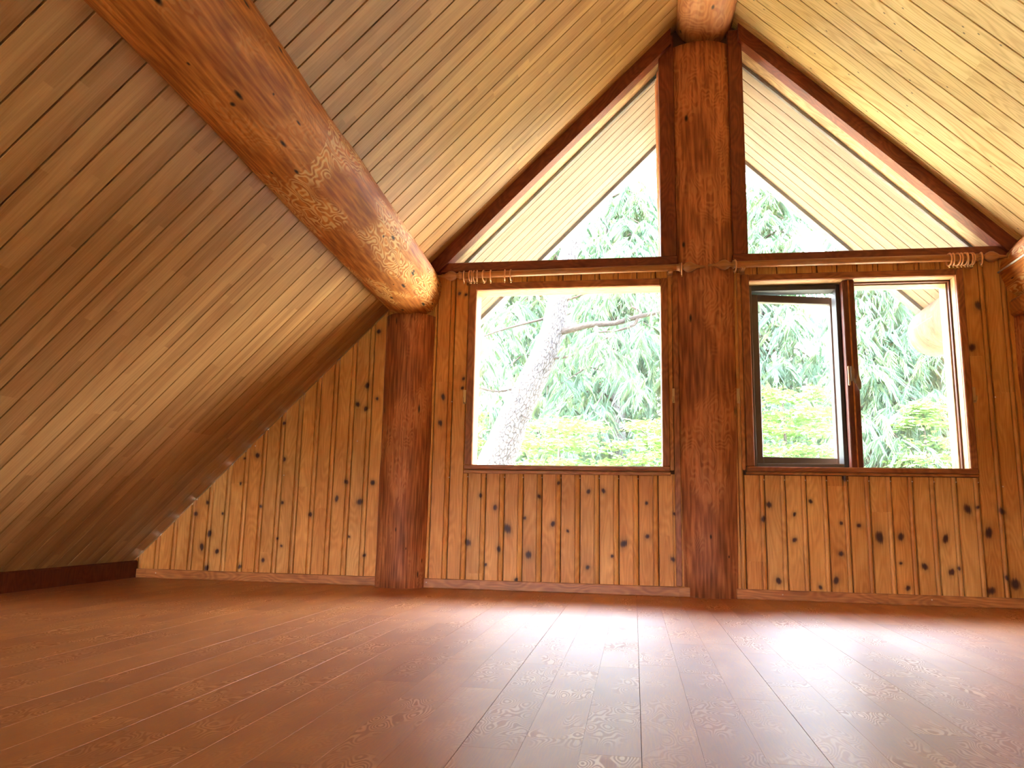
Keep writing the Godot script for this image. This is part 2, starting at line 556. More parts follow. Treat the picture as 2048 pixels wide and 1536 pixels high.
func make_materials() -> void:
	M.wall = mat(Color.WHITE, 0.5, wall_texture(), 0.4)
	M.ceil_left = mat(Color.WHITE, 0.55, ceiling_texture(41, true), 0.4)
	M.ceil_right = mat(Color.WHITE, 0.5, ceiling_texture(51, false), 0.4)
	var fl := floor_textures()
	M.floor = mat(Color.WHITE, 1.0, fl[0], 0.6)
	M.floor.clearcoat_enabled = true
	M.floor.clearcoat = 0.55
	M.floor.clearcoat_roughness = 0.5
	M.floor.roughness_texture = fl[1]
	M.floor.roughness_texture_channel = BaseMaterial3D.TEXTURE_CHANNEL_RED
	var lt := log_texture(512, 2048, 61, Color8(140, 74, 26), Color8(216, 138, 62), Color8(238, 206, 140), 0.7, 120, Vector2(0.02, 0.36))
	M.log = mat(Color.WHITE, 0.62, lt, 0.3)
	var lp := log_texture(512, 1024, 71, Color8(116, 58, 30), Color8(204, 120, 70), Color8(214, 142, 88), 0.4, 50)
	M.post = mat(Color.WHITE, 0.6, lp, 0.35)
	var lq := log_texture(256, 1024, 81, Color8(130, 70, 34), Color8(186, 118, 66), Color8(206, 150, 92), 0.4, 30)
	M.ridge = mat(Color.WHITE, 0.55, lq, 0.35)
	var g1 := grain_texture(1024, 512, 91, Color8(150, 128, 110), Color8(255, 250, 244))
	M.grain = g1
	M.trim = mat(Color8(190, 116, 64), 0.45, g1, 0.4)          # red-brown casings
	M.beam = mat(Color8(150, 78, 44), 0.5, g1, 0.4)            # darker rake beams and headers
	M.jamb = mat(Color8(216, 178, 128), 0.5, g1, 0.4)          # pale reveals
	M.base = mat(Color8(222, 146, 78), 0.45, g1, 0.4)
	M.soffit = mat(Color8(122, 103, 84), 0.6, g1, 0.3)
	M.barge = mat(Color8(104, 104, 110), 0.7, g1, 0.3)
	M.stub = mat(Color8(118, 97, 82), 0.8, g1, 0.2)
	M.core = mat(Color8(84, 50, 28), 0.9)
	M.deck = mat(Color8(70, 46, 28), 0.9)
	M.sub = mat(Color8(86, 50, 28), 0.9)
	M.plate = mat(Color8(120, 60, 30), 0.6, g1, 0.3)
	M.bronze = mat(Color8(92, 74, 62), 0.4, null, 0.5)         # brown coated aluminium
	M.gasket = mat(Color8(46, 40, 40), 0.5)
	M.mullion = mat(Color8(128, 66, 38), 0.35, g1, 0.5)
	M.rod = mat(Color8(214, 150, 92), 0.4, g1, 0.5)
	M.ring = mat(Color8(222, 156, 104), 0.35, null, 0.5)
	M.brass = mat(Color8(206, 164, 108), 0.35, null, 0.5)
	M.brass.metallic = 0.6
	M.steel = mat(Color8(196, 192, 190), 0.25)
	M.steel.metallic = 0.9
	M.nail = mat(Color8(236, 214, 190), 0.3)
	M.nail.metallic = 0.4
	M.white = mat(Color8(232, 228, 220), 0.4)
	M.glass = mat(Color(0.92, 0.97, 0.95, 0.06), 0.02)
	M.glass.transparency = BaseMaterial3D.TRANSPARENCY_ALPHA
	var bk := bark_texture()
	M.bark = mat(Color8(106, 106, 109), 0.9, bk[0], 0.2)
	M.bark.uv1_scale = Vector3(2, 2, 1)
	M.bark.heightmap_enabled = true
	M.bark.heightmap_texture = bk[1]
	M.bark.heightmap_scale = 1.0
	M.branch = mat(Color8(82, 76, 73), 0.9, bk[0], 0.2)
	M.needles = leaf_mat(Color(1, 1, 1))
	M.ground = mat(Color8(182, 178, 152), 0.95)
	M.lawn = mat(Color8(116, 118, 78), 0.95)

func leaf_mat(c: Color) -> StandardMaterial3D:
	var m := mat(c, 0.7, null, 0.25)
	m.vertex_color_use_as_albedo = true
	m.backlight_enabled = true
	m.backlight = Color(0.7, 0.75, 0.6)
	m.cull_mode = BaseMaterial3D.CULL_DISABLED
	return m

# =====================================================================  floor

func plank_mesh(len_: float, row: int, cut: float, seam: float) -> ArrayMesh:
	var st := st0()
	var hw := 0.04992
	var lw := hw - seam
	var e := 0.00025
	var hl := len_ * 0.5 - 0.00008
	var v0 := (row + 0.01) / 8.0
	var v1 := (row + 0.99) / 8.0
	var u0 := cut
	var u1 := cut + len_ / 1.2
	var t := [Vector3(-lw + e, 0, -hl + e), Vector3(-lw + e, 0, hl - e), Vector3(hw - e, 0, hl - e), Vector3(hw - e, 0, -hl + e)]
	var b := [Vector3(-lw, -e, -hl), Vector3(-lw, -e, hl), Vector3(hw, -e, hl), Vector3(hw, -e, -hl)]
	var d := [Vector3(-lw, -0.012, -hl), Vector3(-lw, -0.012, hl), Vector3(hw, -0.012, hl), Vector3(hw, -0.012, -hl)]
	var uv := [Vector2(u0, v0), Vector2(u1, v0), Vector2(u1, v1), Vector2(u0, v1)]
	quad(st, t[0], t[1], t[2], t[3], uv[0], uv[1], uv[2], uv[3])
	for i in 4:
		var k := (i + 1) % 4
		quad(st, b[i], b[k], t[k], t[i], uv[i], uv[k], uv[k], uv[i])
		quad(st, d[i], d[k], b[k], b[i], uv[i], uv[k], uv[k], uv[i])
	st.generate_normals()
	return st.commit()

func build_floor() -> void:
	var f := base("floor")
	tag(f, "glossy red-brown strip wood floor", "", "", "structure")
	box("subfloor", Vector3(-3.6, -0.25, -0.16), Vector3(3.6, -0.0125, BACK + 0.16), M.sub, f, 0.0)
	var meshes := {}
	var rest := st0()
	var lens := [0.45, 0.6, 0.75, 0.9]
	for k in range(-26, 39):
		var x := -0.635 + 0.1 * k
		if x < -3.2 or x > 3.2: continue
		var z := -rng.randf() * 0.35
		if k == 0: z = -0.345
		while z < BACK:
			var len_: float = lens[rng.randi() % 4]
			if k == 0 and absf(z - 1.005) < 0.01: len_ = 0.9
			if k == 0 and absf(z - 0.105) < 0.01: len_ = 0.9
			if k == 0 and z < 0.0: len_ = 0.45
			var z0 := maxf(z, 0.0)
			var row := rng.randi() % 8
			var cut: float = [0.0, 0.1, 0.2][rng.randi() % 3]
			var mid := Vector3(x, 0, z + len_ * 0.5)
			if z < 0.0: len_ = len_ + z
			if len_ > 0.08:
				mid.z = z0 + len_ * 0.5
				var seen := false
				for c in [Vector3(-0.05, 0, -len_ * 0.5), Vector3(0.05, 0, -len_ * 0.5), Vector3(-0.05, 0, len_ * 0.5), Vector3(0.05, 0, len_ * 0.5)]:
					var p := pixel(mid + c)
					if p.x > -60 and p.x < 2108 and p.y > 900 and p.y < 1600: seen = true
				var seam := 0.0007 if posmod(k, 3) == 0 else 0.0
				var key := "%.3f_%d_%.1f_%.4f" % [len_, row, cut, seam]
				if not meshes.has(key): meshes[key] = plank_mesh(len_, row, cut, seam)
				if seen:
					var mi := put(meshes[key], "plank", M.floor, f)
					mi.position = mid
				else:
					rest.append_from(meshes[key], 0, Transform3D(Basis(), mid))
			z = z0 + len_
	var o := put(rest.commit(), "planks_out_of_view", M.floor, f)
	o.name = "planking"
	tag(o, "", "", "", "stuff")

# =====================================================================  ceiling

func ceil_board_mesh(row: int, x0: float, x1: float, pitch: float, ushift := 0.0) -> ArrayMesh:
	var st := st0()
	var hw := pitch * 0.5
	var pr := [[-hw + 0.0032, -0.014], [-hw + 0.0032, -0.0012], [-hw + 0.004, 0.0], [hw - 0.004, 0.0], [hw - 0.0032, -0.0012], [hw - 0.0032, -0.014]]
	for i in pr.size():
		var a: Array = pr[i]
		var b: Array = pr[(i + 1) % pr.size()]
		var va: float = (row + 0.5 + a[0] / pitch * 0.98) / 8.0
		var vb: float = (row + 0.5 + b[0] / pitch * 0.98) / 8.0
		quad(st, Vector3(x0, a[1], a[0]), Vector3(x0, b[1], b[0]), Vector3(x1, b[1], b[0]), Vector3(x1, a[1], a[0]), Vector2(x0 / 4.56 + ushift, va), Vector2(x0 / 4.56 + ushift, vb), Vector2(x1 / 4.56 + ushift, vb), Vector2(x1 / 4.56 + ushift, va))
	st.generate_normals()
	return st.commit()

func slope_basis(side: int) -> Basis:
	var a := sqrt(0.5)
	if side < 0:
		return Basis(Vector3(-a, -a, 0), Vector3(a, -a, 0), Vector3(0, 0, 1))
	return Basis(Vector3(a, -a, 0), Vector3(-a, -a, 0), Vector3(0, 0, -1))

func build_ceilings() -> void:
	for side in [-1, 1]:
		var c := base("ceiling_left" if side < 0 else "ceiling_right")
		tag(c, "sloping board ceiling on the left, crossed by a log purlin" if side < 0 else "sloping pale board ceiling on the right of the ridge", "", "", "structure")
		var m: Material = M.ceil_left if side < 0 else M.ceil_right
		var meshes := []
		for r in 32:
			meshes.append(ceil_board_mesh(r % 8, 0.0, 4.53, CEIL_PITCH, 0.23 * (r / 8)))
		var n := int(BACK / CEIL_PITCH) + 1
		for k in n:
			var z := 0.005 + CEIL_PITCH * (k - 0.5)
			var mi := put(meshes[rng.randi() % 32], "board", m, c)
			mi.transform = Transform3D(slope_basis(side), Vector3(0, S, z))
		# the roof over the boards
		var st := st0()
		var t := 0.22
		var pts := PackedVector2Array([Vector2(0, S + 0.0205), Vector2(side * 3.9, S - 3.9 + 0.0205), Vector2(side * 3.9, S - 3.9 + 0.0205 + t), Vector2(0, S + 0.0205 + t)])
		slab(st, pts, -1.16, BACK + 1.2)
		obj("roof_deck", st, M.deck, c)
		# boarded underside of the overhang, outside the gable
		var so := base("soffit")
		tag(so, "pale boarded soffit outside the gable, %s half of the overhang" % ("left" if side < 0 else "right"), "", "", "structure")
		var sm := []
		for r in 4:
			sm.append(ceil_board_mesh(r * 2, 0.0, 5.2, CEIL_PITCH))
		for k in 10:
			var mi := put(sm[rng.randi() % 4], "board", M.soffit, so)
			mi.transform = Transform3D(slope_basis(side), Vector3(0, S + 0.0, -0.165 - CEIL_PITCH * (k + 0.5)))
		var bt := st0()
		var bp := PackedVector2Array([Vector2(0, S - 0.03), Vector2(side * 4.1, S - 4.13), Vector2(side * 4.1, S - 4.13 + 0.33), Vector2(0, S + 0.30)])
		slab(bt, bp, -1.30, -1.2, 3 if side < 0 else 2)
		obj("barge_board", bt, M.barge, so)

# =====================================================================  gable wall

func wall_board(x0: float, x1: float, y0: float, y1: float, parent: Node, zoff := 0.0) -> void:
	var p := x1 - x0
	var pr := [[0.0018, -0.006], [0.0036, 0.0], [p - 0.0285, 0.0], [p - 0.0275, -0.003], [p - 0.0265, -0.010], [p - 0.0228, -0.010], [p - 0.0222, -0.003], [p - 0.019, -0.0006], [p - 0.012, 0.0012], [p - 0.0055, -0.0006], [p - 0.0018, -0.006]]
	if p < 0.06:
		pr = [[0.001, -0.004], [0.003, 0.0], [p - 0.003, 0.0], [p - 0.001, -0.004]]
	var n := pr.size()
	pr.append([p - 0.0018, -0.013])
	pr.append([0.0018, -0.013])
	var st := st0()
	for i in pr.size():
		var a: Array = pr[i]
		var b: Array = pr[(i + 1) % pr.size()]
		var ax: float = x0 + a[0]
		var bx: float = x0 + b[0]
		var ay := minf(y1, S - absf(ax) - 0.002)
		var by := minf(y1, S - absf(bx) - 0.002)
		if ay <= y0 and by <= y0: continue
		ay = maxf(ay, y0)
		by = maxf(by, y0)
		quad(st, Vector3(ax, y0, a[1] + zoff), Vector3(bx, y0, b[1] + zoff), Vector3(bx, by, b[1] + zoff), Vector3(ax, ay, a[1] + zoff), wuv(ax, y0), wuv(bx, y0), wuv(bx, by), wuv(ax, ay))
	obj("board", st, M.wall, parent)

func wuv(x: float, y: float) -> Vector2:
	return Vector2((x + 3.2) / 5.0, 1.0 - y / 1.75)

func build_wall_front() -> void:
	var w := base("wall_front")
	tag(w, "gable wall of knotty vertical pine boards", "", "", "structure")
	# columns: left of the left post
	var x := -3.188
	while x < -1.62:
		wall_board(x, minf(x + PITCH, -1.6), 0.02, 9.0, w)
		x += PITCH
	# between the posts
	x = -1.555
	while x < -0.1:
		var x1 := x + PITCH
		if x1 > -1.25 and x < -0.255:
			wall_board(x, x1, 0.02, 0.60, w)
			wall_board(x, x1, 1.60, 1.71, w)
		else:
			wall_board(x, x1, 0.02, 1.71, w)
		x = x1
	x = -0.05
	while x < 1.55:
		var x1 := x + PITCH
		if x1 > 0.21 and x < 1.18:
			wall_board(x, x1, 0.02, 0.60, w)
			wall_board(x, x1, 1.61, 1.71, w)
		else:
			wall_board(x, x1, 0.02, 1.71, w)
		x = x1
	x = 1.6245
	while x < 3.2:
		wall_board(x, x + PITCH, 0.02, 9.0, w)
		x += PITCH
	# solid wall behind the boards, round the openings
	var st := st0()
	var za := -0.165
	var zb := -0.0135
	slab(st, PackedVector2Array([Vector2(-3.225, -0.2), Vector2(-1.252, -0.2), Vector2(-1.252, 1.73), Vector2(-1.49, 1.73)]), za, zb)
	slab(st, PackedVector2Array([Vector2(-1.252, -0.2), Vector2(-0.235, -0.2), Vector2(-0.235, 0.623), Vector2(-1.252, 0.623)]), za, zb)
	slab(st, PackedVector2Array([Vector2(-1.252, 1.602), Vector2(-0.235, 1.602), Vector2(-0.235, 1.73), Vector2(-1.252, 1.73)]), za, zb)
	slab(st, PackedVector2Array([Vector2(-0.235, -0.2), Vector2(0.185, -0.2), Vector2(0.185, S - 0.185), Vector2(0, S), Vector2(-0.235, S - 0.235)]), za, zb)
	slab(st, PackedVector2Array([Vector2(0.185, -0.2), Vector2(1.21, -0.2), Vector2(1.21, 0.623), Vector2(0.185, 0.623)]), za, zb)
	slab(st, PackedVector2Array([Vector2(0.185, 1.612), Vector2(1.21, 1.612), Vector2(1.21, 1.73), Vector2(0.185, 1.73)]), za, zb)
	slab(st, PackedVector2Array([Vector2(1.21, -0.2), Vector2(3.225, -0.2), Vector2(1.49, 1.73), Vector2(1.21, 1.73)]), za, zb)
	for s in [-1.0, 1.0]:
		slab(st, PackedVector2Array([Vector2(s * (S - 0.071 - 1.73), 1.73), Vector2(s * 1.495, 1.73), Vector2(s * 0.19, S - 0.19), Vector2(s * 0.19, S - 0.071 - 0.19)]), za, zb)
	obj("wall_core", st, M.core, w)

func build_wall_back() -> void:
	var w := base("wall_back")
	tag(w, "gable wall behind the viewer with a wide low window", "", "", "structure")
	var st := st0()
	var z0 := BACK
	var z1 := BACK + 0.16
	slab(st, PackedVector2Array([Vector2(-3.4, -0.2), Vector2(-2.5, -0.2), Vector2(-2.5, 0.7), Vector2(-2.525, 0.7)]), z0, z1)
	slab(st, PackedVector2Array([Vector2(3.4, -0.2), Vector2(2.525, 0.7), Vector2(-0.7, 0.7), Vector2(-0.7, -0.2)]), z0, z1)
	slab(st, PackedVector2Array([Vector2(-2.5, -0.2), Vector2(-0.7, -0.2), Vector2(-0.7, 0.06), Vector2(-2.5, 0.06)]), z0, z1)
	slab(st, PackedVector2Array([Vector2(-2.525, 0.7), Vector2(2.525, 0.7), Vector2(0, S)]), z0, z1)
	obj("wall_core", st, M.base, w)
	var g := base("window_5")
	tag(g, "wide low window in the gable behind the viewer", "", "", "structure")
	box("pane", Vector3(-2.5, 0.06, BACK + 0.08), Vector3(-0.7, 0.7, BACK + 0.086), M.glass, g, 0.0)
	for xx in [-1.6]:
		box("mullion", Vector3(xx - 0.025, 0.06, BACK + 0.05), Vector3(xx + 0.025, 0.7, BACK + 0.12), M.trim, g)

# =====================================================================  logs

func build_logs() -> void:
	# purlins: half sunk in the ceiling, running out under the overhang
	for s in [-1.0, 1.0]:
		var pts := []
		var rad := []
		var epts := []
		var erad := []
		for i in 9:
			epts.append(Vector3(s * 1.608 if s < 0 else 1.572, 1.6 if s < 0 else 1.622, -1.34 + 1.168 * i / 8.0))
			erad.append(0.167 if i > 0 else 0.160)
		for i in 60:
			var z := -0.17 + 6.67 * i / 59.0
			var drift := 0.026 * clampf(z, 0.0, 3.5)
			var c := Vector3(s * (1.608 - drift), 1.6 + drift, z)
			if s > 0: c = Vector3(1.572 - drift * 0.3, 1.622 + drift * 0.3, z)
			pts.append(c)
			rad.append(0.166 + 0.004 * sin(z * 2.3))
		var o := base("log_purlin", Vector3.ZERO)
		tag(o, "thick peeled log purlin crossing the left ceiling slope" if s < 0 else "peeled log purlin at the right edge, beside the white cable", "log beam", "roof logs")
		var st := st0(true)
		tube(st, pts, rad, 40, 0.035, 3 if s < 0 else 8, 0.19, true)
		obj("log", st, M.log, o)
		var es := st0(true)
		tube(es, epts, erad, 40, 0.035, 3 if s < 0 else 8, 1.0, true)
		obj("weathered_end", es, M.stub, o)
	var rp := []
	var rr := []
	for i in 50:
		var z := -1.36 + 7.86 * i / 49.0
		rp.append(Vector3(0.004, 3.125, z))
		rr.append(0.162 + 0.003 * sin(z * 3.1))
	var rs := st0(true)
	tube(rs, rp, rr, 36, 0.03, 17, 0.25, true)
	tag(obj("log_ridge_beam", rs, M.ridge), "peeled log ridge beam above the centre pillar", "log beam", "roof logs")
	# posts
	post(Vector3(-1.606, 0.0, -0.03), 1.445, 0.138, 0.142, "red-brown log post under the left purlin")
	post(Vector3(-0.022, 0.0, -0.172), 2.95, 0.215, 0.24, "tall red-brown log pillar between the two windows")
	post(Vector3(1.585, 0.0, -0.03), 1.386, 0.138, 0.142, "log post at the right edge under the right purlin")
	# squared timbers where the ceiling meets the floor
	for s in [-1.0, 1.0]:
		var et := st0()
		slab(et, PackedVector2Array([Vector2(s * 3.112, 0.0), Vector2(s * 3.2, 0.0), Vector2(s * 3.128, 0.085), Vector2(s * 3.118, 0.092), Vector2(s * 3.112, 0.084)]), 0.005, BACK)
		var b := obj("eave_timber", et, M.plate)
		tag(b, "dark squared timber along the foot of the %s ceiling slope" % ("left" if s < 0 else "right"), "timber")
	# block between the right post and its purlin
	var cb := box("corbel_block", Vector3(1.43, 1.385, 0.0), Vector3(1.72, 1.47, 0.13), M.base, null, 0.012)
	tag(cb, "small wooden block between the right post and its purlin", "block")

func post(at: Vector3, height: float, r0: float, r1: float, label: String) -> void:
	var pts := []
	var rad := []
	for i in 24:
		var t := i / 23.0
		pts.append(at + Vector3(0, t * height, 0))
		rad.append(lerpf(r0, r1, t))
	var st := st0(true)
	tube(st, pts, rad, 40, 0.03, int(at.x * 100.0) + 400, 0.33, true)
	tag(obj("log_post", st, M.post), label, "log post", "log posts of the gable wall")

# =====================================================================  trim on the gable wall

func build_trim() -> void:
	# headers under the triangular windows
	for a in [[-1.50, -0.16], [0.12, 1.50]]:
		var h := box("trim_1" if a[0] < 0 else "trim_2", Vector3(a[0], 1.690, -0.013), Vector3(a[1], 1.742, 0.035), M.beam, null, 0.004)
		tag(h, "dark header board under the %s triangular window" % ("left" if a[0] < 0 else "right"), "", "", "structure")
	# rake beams against the ceiling
	for s in [-1.0, 1.0]:
		var st := st0()
		slab(st, PackedVector2Array([Vector2(s * 1.54, S - 1.54), Vector2(s * 0.18, S - 0.18), Vector2(s * 0.18, S - 0.18 - 0.095), Vector2(s * 1.445, S - 1.54)]), -0.013, 0.06, 3 if s < 0 else 2)
		var o := obj("trim_3" if s < 0 else "trim_4", st, M.beam)
		tag(o, "dark raked trim along the top of the %s triangular window" % ("left" if s < 0 else "right"), "", "", "structure")
	# uprights beside the pillar
	for a in [[-0.246, -0.165, "trim_5", "left"], [0.125, 0.2, "trim_6", "right"]]:
		var o := box(a[2], Vector3(a[0], 1.742, -0.013), Vector3(a[1], S - 0.20, 0.03), M.beam, null, 0.004)
		tag(o, "dark upright board on the %s of the pillar beside the triangular window" % a[3], "", "", "structure")
	# skirting
	for a in [[-3.11, -1.735, "baseboard_left"], [-1.475, -0.12, "baseboard_middle"], [0.095, 3.11, "baseboard_right"]]:
		var o := box(a[2], Vector3(a[0], 0.0, 0.0005), Vector3(a[1], 0.048, 0.016), M.base, null, 0.003)
		tag(o, "low pine skirting board", "", "", "structure")

# =====================================================================  windows

func build_windows() -> void:
	# ---- window 1: fixed light left of the pillar
	var w := base("window_1")
	tag(w, "square fixed window left of the pillar", "", "", "structure")
	var x0 := -1.237
	var x1 := -0.25
	var y0 := 0.638
	var y1 := 1.588
	casing(w, x0, x1, y0, y1, 0.042, 0.036, 0.040, 0.046)
	box("casing_strip", Vector3(x1 + 0.036, y0 - 0.02, 0.0), Vector3(x1 + 0.056, 1.632, 0.018), M.base, w)
	box("casing_strip", Vector3(x1 + 0.058, 0.05, 0.0), Vector3(x1 + 0.088, 1.65, 0.014), M.trim, w)
	jambs(w, x0, x1, y0, y1, -0.118)
	box("pane", Vector3(x0, y0, -0.108), Vector3(x1, y1, -0.104), M.glass, w, 0.0)
	# ---- window 2: casement and fixed light right of the pillar
	w = base("window_2")
	tag(w, "window right of the pillar with an open casement and a fixed pane", "", "", "structure")
	x0 = 0.2
	x1 = 1.193
	y0 = 0.643
	y1 = 1.6
	casing(w, x0, x1, y0, y1, 0.04, 0.034, 0.034, 0.04)
	box("casing_strip", Vector3(x0 - 0.062, y0 - 0.02, 0.0), Vector3(x0 - 0.042, 1.645, 0.018), M.base, w)
	jambs(w, x0, x1, y0, y1, -0.165)
	var mul := box("mullion", Vector3(0.664, y0, -0.16), Vector3(0.722, y1, -0.012), M.mullion, w, 0.004)
	box("bead", Vector3(0.689, y0, -0.014), Vector3(0.6965, y1, -0.0085), M.base, mul, 0.0015)
	# inner stop with a dark rebate on the right light
	for s in [["stop", Vector3(x1 - 0.008, y0, -0.075), Vector3(x1 - 0.0005, y1 - 0.002, -0.055), M.mullion], ["stop", Vector3(0.722, y1 - 0.008, -0.075), Vector3(x1 - 0.0005, y1 - 0.0005, -0.055), M.mullion],
			["stop", Vector3(x1 - 0.014, y0, -0.165), Vector3(x1 - 0.0005, y1 - 0.002, -0.078), M.jamb], ["stop", Vector3(0.722, y1 - 0.014, -0.165), Vector3(x1 - 0.0005, y1 - 0.0005, -0.078), M.jamb]]:
		box(s[0], s[1], s[2], s[3], w, 0.002)
	box("pane", Vector3(0.722, y0, -0.15), Vector3(x1 - 0.0145, y1 - 0.0145, -0.146), M.glass, w, 0.0)
	# brown metal frame of the casement
	var fx0 := x0 + 0.002
	var fx1 := 0.664
	var fz0 := -0.16
	var fz1 := -0.07
	box("metal_frame", Vector3(fx0, y0, fz0), Vector3(fx0 + 0.022, y1 - 0.004, fz1), M.bronze, w, 0.002)
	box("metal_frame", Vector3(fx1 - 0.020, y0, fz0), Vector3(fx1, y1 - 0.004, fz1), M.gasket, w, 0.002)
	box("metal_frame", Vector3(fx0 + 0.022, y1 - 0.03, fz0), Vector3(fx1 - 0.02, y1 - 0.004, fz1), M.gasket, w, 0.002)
	box("metal_frame", Vector3(fx0 + 0.022, y0, fz0), Vector3(fx1 - 0.02, y0 + 0.022, fz1), M.bronze, w, 0.002)
	var sash := Node3D.new()
	sash.name = "sash"
	w.add_child(sash)
	sash.position = Vector3(fx0 + 0.024, 0, -0.135)
	sash.rotation.y = deg_to_rad(12.5)
	var sw := 0.465
	var sy0 := y0 + 0.024
	var sy1 := y1 - 0.034
	box("stile", Vector3(0, sy0, -0.018), Vector3(0.036, sy1, 0.018), M.bronze, sash, 0.003)
	box("stile", Vector3(sw - 0.036, sy0, -0.018), Vector3(sw, sy1, 0.018), M.bronze, sash, 0.003)
	box("rail", Vector3(0.036, sy1 - 0.04, -0.018), Vector3(sw - 0.036, sy1, 0.018), M.bronze, sash, 0.003)
	box("rail", Vector3(0.036, sy0, -0.018), Vector3(sw - 0.036, sy0 + 0.036, 0.018), M.bronze, sash, 0.003)
	box("pane", Vector3(0.036, sy0 + 0.036, -0.003), Vector3(sw - 0.036, sy1 - 0.04, 0.001), M.glass, sash, 0.0)
	# cam handle on the mullion
	var hd := Node3D.new()
	hd.name = "handle"
	mul.add_child(hd)
	box("plate", Vector3(0.667, 1.052, -0.0115), Vector3(0.676, 1.15, 0.004), M.brass, hd, 0.002)
	var hs := st0()
	slab(hs, PackedVector2Array([Vector2(0.677, 1.07), Vector2(0.692, 1.075), Vector2(0.694, 1.13), Vector2(0.686, 1.146), Vector2(0.677, 1.148)]), -0.0115, 0.014)
	obj("cam_body", hs, M.steel, hd)
	var hl := st0()
	slab(hl, PackedVector2Array([Vector2(0.688, 1.085), Vector2(0.70, 1.08), Vector2(0.708, 1.12), Vector2(0.722, 1.065), Vector2(0.719, 1.03), Vector2(0.708, 1.026), Vector2(0.70, 1.055), Vector2(0.69, 1.06)]), 0.006, 0.018)
	obj("lever", hl, M.steel, hd)
	# ---- the two triangular windows
	var n := 3
	for s in [-1.0, 1.0]:
		var t := base("window_%d" % n)
		n += 1
		tag(t, "triangular window under the %s roof slope" % ("left" if s < 0 else "right"), "", "", "structure")
		var xi := 0.246 if s < 0 else 0.2
		var k := S - 0.095
		var yb := 1.742
		var xo := k - yb
		var st := st0()
		slab(st, PackedVector2Array([Vector2(s * xi, yb), Vector2(s * xo, yb), Vector2(s * xi, k - xi)]), -0.112, -0.108)
		obj("pane", st, M.glass, t)
		var jr := st0()
		slab(jr, PackedVector2Array([Vector2(s * (xo + 0.002), yb), Vector2(s * (xo + 0.022), yb), Vector2(s * xi, k - xi + 0.022), Vector2(s * xi, k - xi + 0.002)]), -0.165, -0.013, 3 if s < 0 else 2)
		obj("jamb", jr, M.jamb, t)
		var bd := st0()
		slab(bd, PackedVector2Array([Vector2(s * (xo - 0.02), yb), Vector2(s * (xo + 0.002), yb), Vector2(s * xi, k - xi + 0.002), Vector2(s * xi, k - xi - 0.02)]), -0.135, -0.113, 3 if s < 0 else 2)
		obj("glazing_bead", bd, M.barge, t)
		box("jamb", Vector3(minf(s * (xi - 0.018), s * xi), yb, -0.165), Vector3(maxf(s * (xi - 0.018), s * xi), k - xi, -0.0135), M.beam, t, 0.001)
		box("jamb", Vector3(minf(s * xi, s * xo), yb - 0.016, -0.165), Vector3(maxf(s * xi, s * xo), yb - 0.001, -0.0135), M.beam, t, 0.001)

func casing(w: Node, x0: float, x1: float, y0: float, y1: float, l: float, r: float, t: float, b: float) -> void:
	box("casing", Vector3(x0 - l, y0 - 0.001, 0.0005), Vector3(x0, y1 + t, 0.022), M.trim, w, 0.004)
	box("casing", Vector3(x1, y0 - 0.001, 0.0005), Vector3(x1 + r, y1 + t, 0.022), M.trim, w, 0.004)
	box("casing", Vector3(x0, y1, 0.0005), Vector3(x1, y1 + t, 0.021), M.trim, w, 0.004)
	box("sill", Vector3(x0 - l, y0 - 0.026, 0.0005), Vector3(x1 + r, y0 - 0.001, 0.026), M.trim, w, 0.004)
	box("apron", Vector3(x0 - l - 0.004, y0 - b, 0.0005), Vector3(x1 + r + 0.004, y0 - 0.027, 0.016), M.base, w, 0.003)

func jambs(w: Node, x0: float, x1: float, y0: float, y1: float, zb: float) -> void:
	box("jamb", Vector3(x0 - 0.014, y0, zb), Vector3(x0, y1, 0.0), M.jamb, w, 0.001)
	box("jamb", Vector3(x1, y0, zb), Vector3(x1 + 0.014, y1, 0.0), M.jamb, w, 0.001)
	box("jamb", Vector3(x0 - 0.014, y1, zb), Vector3(x1 + 0.014, y1 + 0.013, 0.0), M.jamb, w, 0.001)
	box("jamb", Vector3(x0 - 0.014, y0 - 0.014, zb), Vector3(x1 + 0.014, y0, 0.0), M.jamb, w, 0.001)

# =====================================================================  curtain rods

func finial(st: SurfaceTool, at: Vector3, s: float) -> void:
	var prof := [[0.0, 0.018], [0.012, 0.018], [0.014, 0.022], [0.022, 0.022], [0.025, 0.013], [0.036, 0.012], [0.042, 0.019], [0.058, 0.027], [0.074, 0.026], [0.090, 0.018], [0.104, 0.009], [0.128, 0.006], [0.140, 0.0065], [0.146, 0.0]]
	var p := []
	for a in prof:
		p.append([a[0] * s, a[1]])
	if s < 0: p.reverse()
	turned(st, at, p)

func rod(x0: float, x1: float, y0: float, y1: float, label: String, brackets: Array) -> void:
	var r := base("curtain_rod", Vector3((x0 + x1) * 0.5, (y0 + y1) * 0.5, 0.07))
	tag(r, label, "curtain rod", "wooden curtain rods")
	r.rotation.z = atan2(y1 - y0, x1 - x0)
	var h := (x1 - x0) * 0.5
	var st := st0(true)
	turned(st, Vector3.ZERO, [[-h, 0.0], [-h, 0.0175], [h, 0.0175], [h, 0.0]])
	obj("pole", st, M.rod, r)
	for s in [-1.0, 1.0]:
		var f := st0(true)
		finial(f, Vector3(s * h, 0, 0), s)
		obj("finial", f, M.rod, r)
	for b in brackets:
		var bs := st0()
		var bx: float = b - (x0 + x1) * 0.5
		cbox(bs, Vector3(bx - 0.012, -0.024, -0.068), Vector3(bx + 0.012, -0.012, 0.012), 0.002)
		cbox(bs, Vector3(bx - 0.016, -0.036, -0.0685), Vector3(bx + 0.016, 0.03, -0.058), 0.002)
		obj("bracket", bs, M.rod, r)

